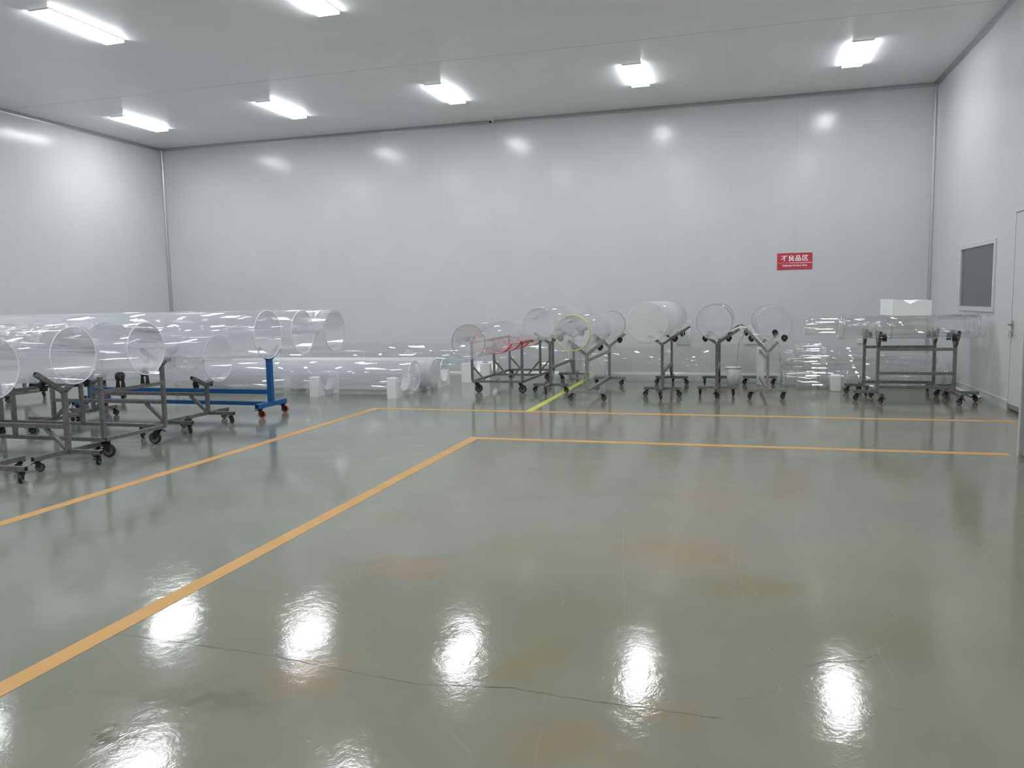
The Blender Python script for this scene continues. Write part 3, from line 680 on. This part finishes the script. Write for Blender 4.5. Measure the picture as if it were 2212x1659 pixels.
T1z, T1R, T1x = .885, .25, -3.695
for i, y in enumerate((11.98, 12.55, 13.11, 14.03)): strap('red strap slung between the trolley rails, %s' % ('nearest the viewer', 'second from the viewer', 'second from the back wall', 'nearest the back wall')[i], y, i, T1z, T1R, T1x)
def arc_band(x0, x1, R, th, a0, a1, n=30):
    mb = MB(); V = []
    for i in range(n + 1):
        a = a0 + (a1 - a0) * i / n; V.append([mb.b.verts.new((x, math.sin(a) * r_, math.cos(a) * r_)) for x, r_ in ((x0, R), (x1, R), (x1, R - th), (x0, R - th))])
    for A, B in zip(V, V[1:]):
        for k in range(4): mb.face([A[k], A[(k + 1) % 4], B[(k + 1) % 4], B[k]])
    mb.face(V[0]); mb.face(V[-1][::-1]); return mb.mesh('lining', M['milky'])
RG = 'large tubes pointing at the viewer on the right racks'
tube('clear acrylic tube resting in red straps on the braced trolley', (T1x, 10.58, T1z), 4.0, T1R, rz=RZ, mat='clear_hazy', rims=('rim_gray', 'rim_pale'), group=RG, rimw=.008,
     extra=[ink_marks(.15, .9, .05, T1R, 9, 11, .045)])
tube('clear acrylic tube just behind and above the one in red straps', (-2.86, 11.35, 1.10), 3.3, .25, rz=RZ, mat='clear_hazy', rims=(None, None), group=RG)
wrap('crumpled clear plastic film over the front top of the tube behind the red straps', -2.86, 11.35, 1.10, .25, .02, .22, -.55, .55, seed=9, rz=RZ)
yt = tube('clear acrylic tube with yellow green tape round its front end', (-2.20, 10.62, 1.0), 3.5, .247, rz=RZ, mat='clear_hazy', rims=('tape_yellow', 'rim_pale'), group=RG, rimw=.009,
     extra=[lambda root: link('tape_band', MB().lathe([(.012, .2475), (.012, .2500), (.05, .2500), (.05, .2475)], 'X', 64).mesh('tb', M['tape_yellow']), root)])
tube('frosted white acrylic tube, the whitest ring among the right racks', (-1.222, 10.98, 1.128), 3.4, .276, rz=RZ - .012, mat='frosted_light', rims=('foam', 'foam'), group=RG,
     extra=[lambda root: link('end_film', MB().cyl((-.002, 0, 0), (0, 0, 0), .268, 64).mesh('end_film', M['frosted_light']), root)])
tube('clear acrylic tube seen as a single thin ring right of the frosted tube', (-.345, 11.62, 1.098), 2.6, .252, rz=RZ, mat='clear_hazy', rims=('rim_gray', 'rim_pale'), group=RG)
tube('milky clear acrylic tube, rightmost on the Y shaped racks', (.475, 11.85, 1.055), 2.0, .247, rz=RZ + .02, mat='clear_hazy', rims=('rim_pale', 'foam'), group=RG, rimw=.010,
     extra=[lambda root: link('lining', arc_band(.02, .34, .247 - .012, .003, .95, 5.0), root)])
# racks: rz = 90 deg -> local x runs to the back wall
rack('steel tube rack half hidden behind the red strap trolley', (-2.88, 12.16), RZ, 0, 1.86, 1.10, .25, half=.28, la=.30, beams=(.385,), yaws=[4.6, 1.4, 3.4, 1.5, 4.6, .4])
r2 = rack('bright steel Y rack under the yellow taped tube', (-2.115, 11.22), RZ, 0, 2.06, 1.0, .247, half=.27, la=.34, beams=(.58, .13), mat='steel_light', bw=.045, brace=False, third=False, zh=.655, yaws=[4.4, 1.7])
rack('steel tube rack under the frosted tube', (-1.095, 11.82), RZ, 0, 1.70, 1.128, .276, half=.27, la=.36, lb=.16, beams=(.36,), yaws=[4.7, 1.6, 3.6, 4.7, 1.5, .3])
rack('steel tube rack under the single thin ring tube', (-.318, 12.0), RZ, 0, 1.58, 1.098, .252, half=.28, la=.38, lb=.17, beams=(.36,), yaws=[3.3, .2, 5.6, 1.5, 3.1, .5])
rack('bright steel Y rack, rightmost of the racks facing the viewer', (.39, 11.72), RZ + .03, 0, 1.92, 1.055, .247, half=.27, la=.20, lb=.46, beams=(.57, .13), mat='steel_light', brace=False, third=False, zh=.655, yaws=[2.2, 2.4, 2.6, 2.3])
# white foam strips over the forks
def fstrip(label, pts, y, wid=.05, th=.010, dy=0):
    n = len(pts); base = Vector((pts[0][0], y, pts[0][1]))
    P = [Vector((p[0], y + dy * i / (n - 1), p[1])) - base for i, p in enumerate(pts)]
    Q = []
    for i in range(n - 1):   # Catmull-Rom smoothing
        p0 = P[max(i - 1, 0)]; p1 = P[i]; p2 = P[i + 1]; p3 = P[min(i + 2, n - 1)]
        for k in range(5):
            t_ = k / 5; Q.append(.5 * ((2 * p1) + (p2 - p0) * t_ + (2 * p0 - 5 * p1 + 4 * p2 - p3) * t_ ** 2 + (3 * p1 - p0 - 3 * p2 + p3) * t_ ** 3))
    Q.append(P[-1])
    o = link('foam_strip', MB().ribbon(Q, wid, th, (0, 1, 0)).mesh('foam_strip', M['foam']), None, base)
    return tag(o, label, 'foam strip', 'white foam strips over the racks')
fstrip('white foam strip along the near fork arm under the frosted tube', [(-1.132, 0.818), (-1.039, 0.831), (-0.96, 0.898), (-0.895, 0.984), (-0.862, 0.997)], 11.55, .08)
fstrip('white foam strip on the farther fork arm right of the frosted tube', [(-0.95, 0.922), (-0.858, 0.994), (-0.781, 1.086), (-0.731, 1.084)], 12.6, .07)
fstrip('thin white foam strip dangling right of the frosted tube', [(-0.809, 1.10), (-0.835, 1.02), (-0.852, .98), (-0.837, 0.899), (-0.858, 0.82)], 12.55, .03, .006)
fstrip('white foam strip arching between the two rightmost racks', [(-0.15, 0.952), (-0.073, 0.991), (0.016, 1.023), (0.085, 1.009), (0.143, 0.976)], 11.72, .05, .022)
fstrip('white foam strip along the left fork arm of the rightmost Y rack', [(0.120, 1.03), (0.145, 1.035), (0.181, 0.975), (0.219, 0.896), (0.277, 0.83), (0.334, 0.775)], 11.66, .05, .012)
fstrip('long thin white foam strip hanging down toward the bucket', [(0.144, 0.945), (0.087, 0.922), (0.037, 0.826), (-0.007, 0.713), (-0.038, 0.30)], 11.9, .03, .008, dy=1.45)

# ================================================================ right cart area
rack('tall dark steel rack under the clear flanged tubes at right, nearer one', (2.76, 11.70), 0, -.94, 0, 1.0, .155, half=.42, leg=.30, la=.27, beams=(.70, .375, .185), brace=False, zh=.735, yaws=[2.2, 3.6, 3.6, 2.4, 2.4, .6])
rack('dark steel rack under the clear flanged tubes at right, farther one', (2.70, 12.58), 0, -.93, 0, 1.0, .155, half=.36, leg=.26, la=.27, beams=(.68, .165), brace=False, zh=.735, yaws=[4.2, 2.8, 3.3, 3.2])
FLG = 'clear flanged tube assemblies at right'
tube('long clear flanged acrylic tube on the nearer right rack', (1.30, 11.70, 1.0), 1.78, .153, rims=('rim_pale', 'rim_pale'), mat='glassy', name='flanged_tube', group=FLG, n=56,
     extra=[flange(.03, .175), flange(.07, .165, .012), flange(.66, .172), flange(1.20, .168, .012), flange(1.70, .165)])
tube('clear inner tube sticking out of the left end of the flanged tube', (.87, 11.70, 1.03), .42, .125, rims=('rim_pale', 'rim_pale'), mat='glassy', name='flanged_tube', group=FLG, n=56, extra=[flange(.20, .127, .008)])
tube('clear flanged acrylic tube on the farther right rack', (1.45, 12.58, .995), 1.66, .15, rims=('rim_pale', 'rim_pale'), mat='glassy', name='flanged_tube', group=FLG, n=56,
     extra=[flange(.02, .165), flange(.65, .165), flange(1.25, .165), flange(1.62, .165)])
# notched foam block lying on the two tubes
fbk = link('foam_block', MB().prism([(-.24, 0), (.24, 0), (.24, .205), (.07, .205), (-.02, .155), (-.12, .215), (-.24, .225)], 'XZ', -.47, .47).mesh('fv', M['foam']), None, (2.215, 12.15, 1.153))
tag(fbk, 'large white notched foam block lying on the flanged tubes at right', 'foam block', 'white foam blocks')
# bundle of smaller tubes on the floor
BG = 'smaller clear tubes bundled on the floor at right'
for (lb, x, y, z, R, ln, ex) in (
    ('small clear tube on the floor at the front of the right bundle', .875, 13.05, .155, .15, 1.9, [flange(.20, .158, .01), flange(.72, .17, .03)]),
    ('small clear tube on the floor second in the right bundle', .70, 13.42, .185, .18, 2.3, [flange(.015, .195, .02), flange(.06, .19, .015)]),
    ('thin clear tube second from the top in the right bundle', .66, 13.24, .44, .10, 2.2, [flange(.02, .115, .02), flange(.05, .115, .012)]),
    ('short thin clear tube on top of the right bundle', .83, 13.26, .632, .085, .40, [flange(.02, .10, .012), flange(.38, .10, .012)]),
    ('clear tube at the back of the right bundle', .66, 13.86, .24, .22, 2.4, [flange(.02, .235, .02), flange(.06, .23, .012), flange(1.6, .235, .02)]),
    ('clear tube resting between the two rear tubes of the right bundle', .62, 13.60, .52, .12, 2.3, [flange(.02, .13, .02)])):
    tube(lb, (x, y, z), ln, R, rims=('rim_pale', 'rim_pale'), mat='glassy', name='small_tube', group=BG, n=40, extra=ex, th=.006)
saddle('white curved foam saddle standing among the right bundle tubes', 1.24, 1.32, 13.3, 13.9, .62, .15, .60, group='white foam saddle blocks')
o = link('foam_block', MB().box(-.07, .07, -.10, .10, 0, .245).mesh('fb5', M['foam'], bevel=.008), None, (1.405, 12.79, 0)); tag(o, 'small white foam block in front of the tube bundle at right', 'foam block', 'white foam blocks')
o = link('foam_block', MB().box(-.16, .16, -.09, .09, 0, .20).mesh('fb6', M['foam'], bevel=.008), None, (2.93, 13.60, 0)); tag(o, 'low white foam block on the floor under the right rack, near the corner', 'foam block', 'white foam blocks')
# corner oddments
pv = tag(link('pipe', MB().lathe([(0, .019, 0), (0, .025, 0), (1.42, .025, 0), (1.42, .019, 0)], 'X', 20).mesh('pipe', M['pvc'], recalc=True), None, (3.125, 11.86, .0255), (0, 0, PI / 2)), 'white plastic pipe lying along the foot of the right wall', 'pipe')
fp = thing('glass_fitting', 'small clear flanged fitting standing in the right corner', 'fitting', (3.06, 13.45, 0))
link('fitting_body', MB().lathe([(.0, .06), (.0, .075), (.26, .06), (.26, .052)], 'Z', 28).mesh('fbd', M['glassy']), fp)
link('fitting_flange', MB().lathe([(.0, .075), (.0, .10), (.015, .10), (.015, .075)], 'Z', 28).lathe([(.25, .06), (.25, .085), (.27, .085), (.27, .06)], 'Z', 28).mesh('ffl', M['glassy']), fp)
so = thing('wall_socket', 'small white socket on the back wall behind the flanged tubes', 'socket', (2.075, YB, .624))
link('socket_box', MB().box(-.045, .045, -.02, 0, -.045, .045).mesh('sb', M['white_paint'], bevel=.004), so)
link('socket_holes', MB().box(-.016, -.010, -.0215, -.019, -.012, .006).box(.010, .016, -.0215, -.019, -.012, .006).mesh('sh', M['black']), so)

# ================================================================ wall items
cc = thing('security_camera', 'small white dome security camera under the ceiling at the back wall', 'security camera', (-4.69, 15.10, H))
link('camera_body', MB().cyl((0, 0, 0), (0, 0, -.055), .052, 24, .058).cyl((0, 0, -.045), (0, -.055, -.085), .045, 24, .040).mesh('cbd', M['white_paint']), cc)
link('lens', MB().cyl((0, -.055, -.084), (0, -.066, -.093), .030, 24, .024).mesh('lens', M['black']), cc)

sg = thing('sign', 'red defective product area sign on the back wall', 'sign', (.949, YB, 2.072))
link('sign_board', MB().box(-.302, .302, -.008, 0, -.15, .15).mesh('sgb', M['sign_red'], bevel=.002), sg)
link('divider_line', MB().box(-.09, .298, -.010, -.0078, -.034, -.024).mesh('dl', M['sign_white']), sg)
link('divider_mark', MB().box(-.298, -.175, -.0095, -.0078, -.033, -.025).box(-.155, -.105, -.0095, -.0078, -.034, -.024).mesh('dm', M['sign_gold']), sg)
def text(body, size, loc, mat, name, parent, bold=0.0, sx=1.0, shear=0.0):
    cu = bpy.data.curves.new(name, 'FONT'); cu.body = body; cu.size = size; cu.align_x = 'CENTER'; cu.align_y = 'CENTER'; cu.extrude = .001; cu.offset = bold; cu.shear = shear
    tmp = bpy.data.objects.new('tmp_text', cu); COL.objects.link(tmp); dg = bpy.context.evaluated_depsgraph_get(); dg.update()
    me = bpy.data.meshes.new_from_object(tmp.evaluated_get(dg)); COL.objects.unlink(tmp); bpy.data.objects.remove(tmp)
    me.materials.clear(); me.materials.append(M[mat]); o = link(name, me, parent, loc, (PI / 2, 0, 0)); o.scale = (sx, 1, 1); return o
for ch, xx in zip('\u4e0d\u826f\u54c1\u533a', (-.178, -.060, .058, .178)): text(ch, .112, (xx, -.0095, .048), 'sign_white', 'character', sg, .0028)
text('Defective Product Area', .047, (0, -.0095, -.075), 'sign_white', 'lettering', sg, .0012, .93)
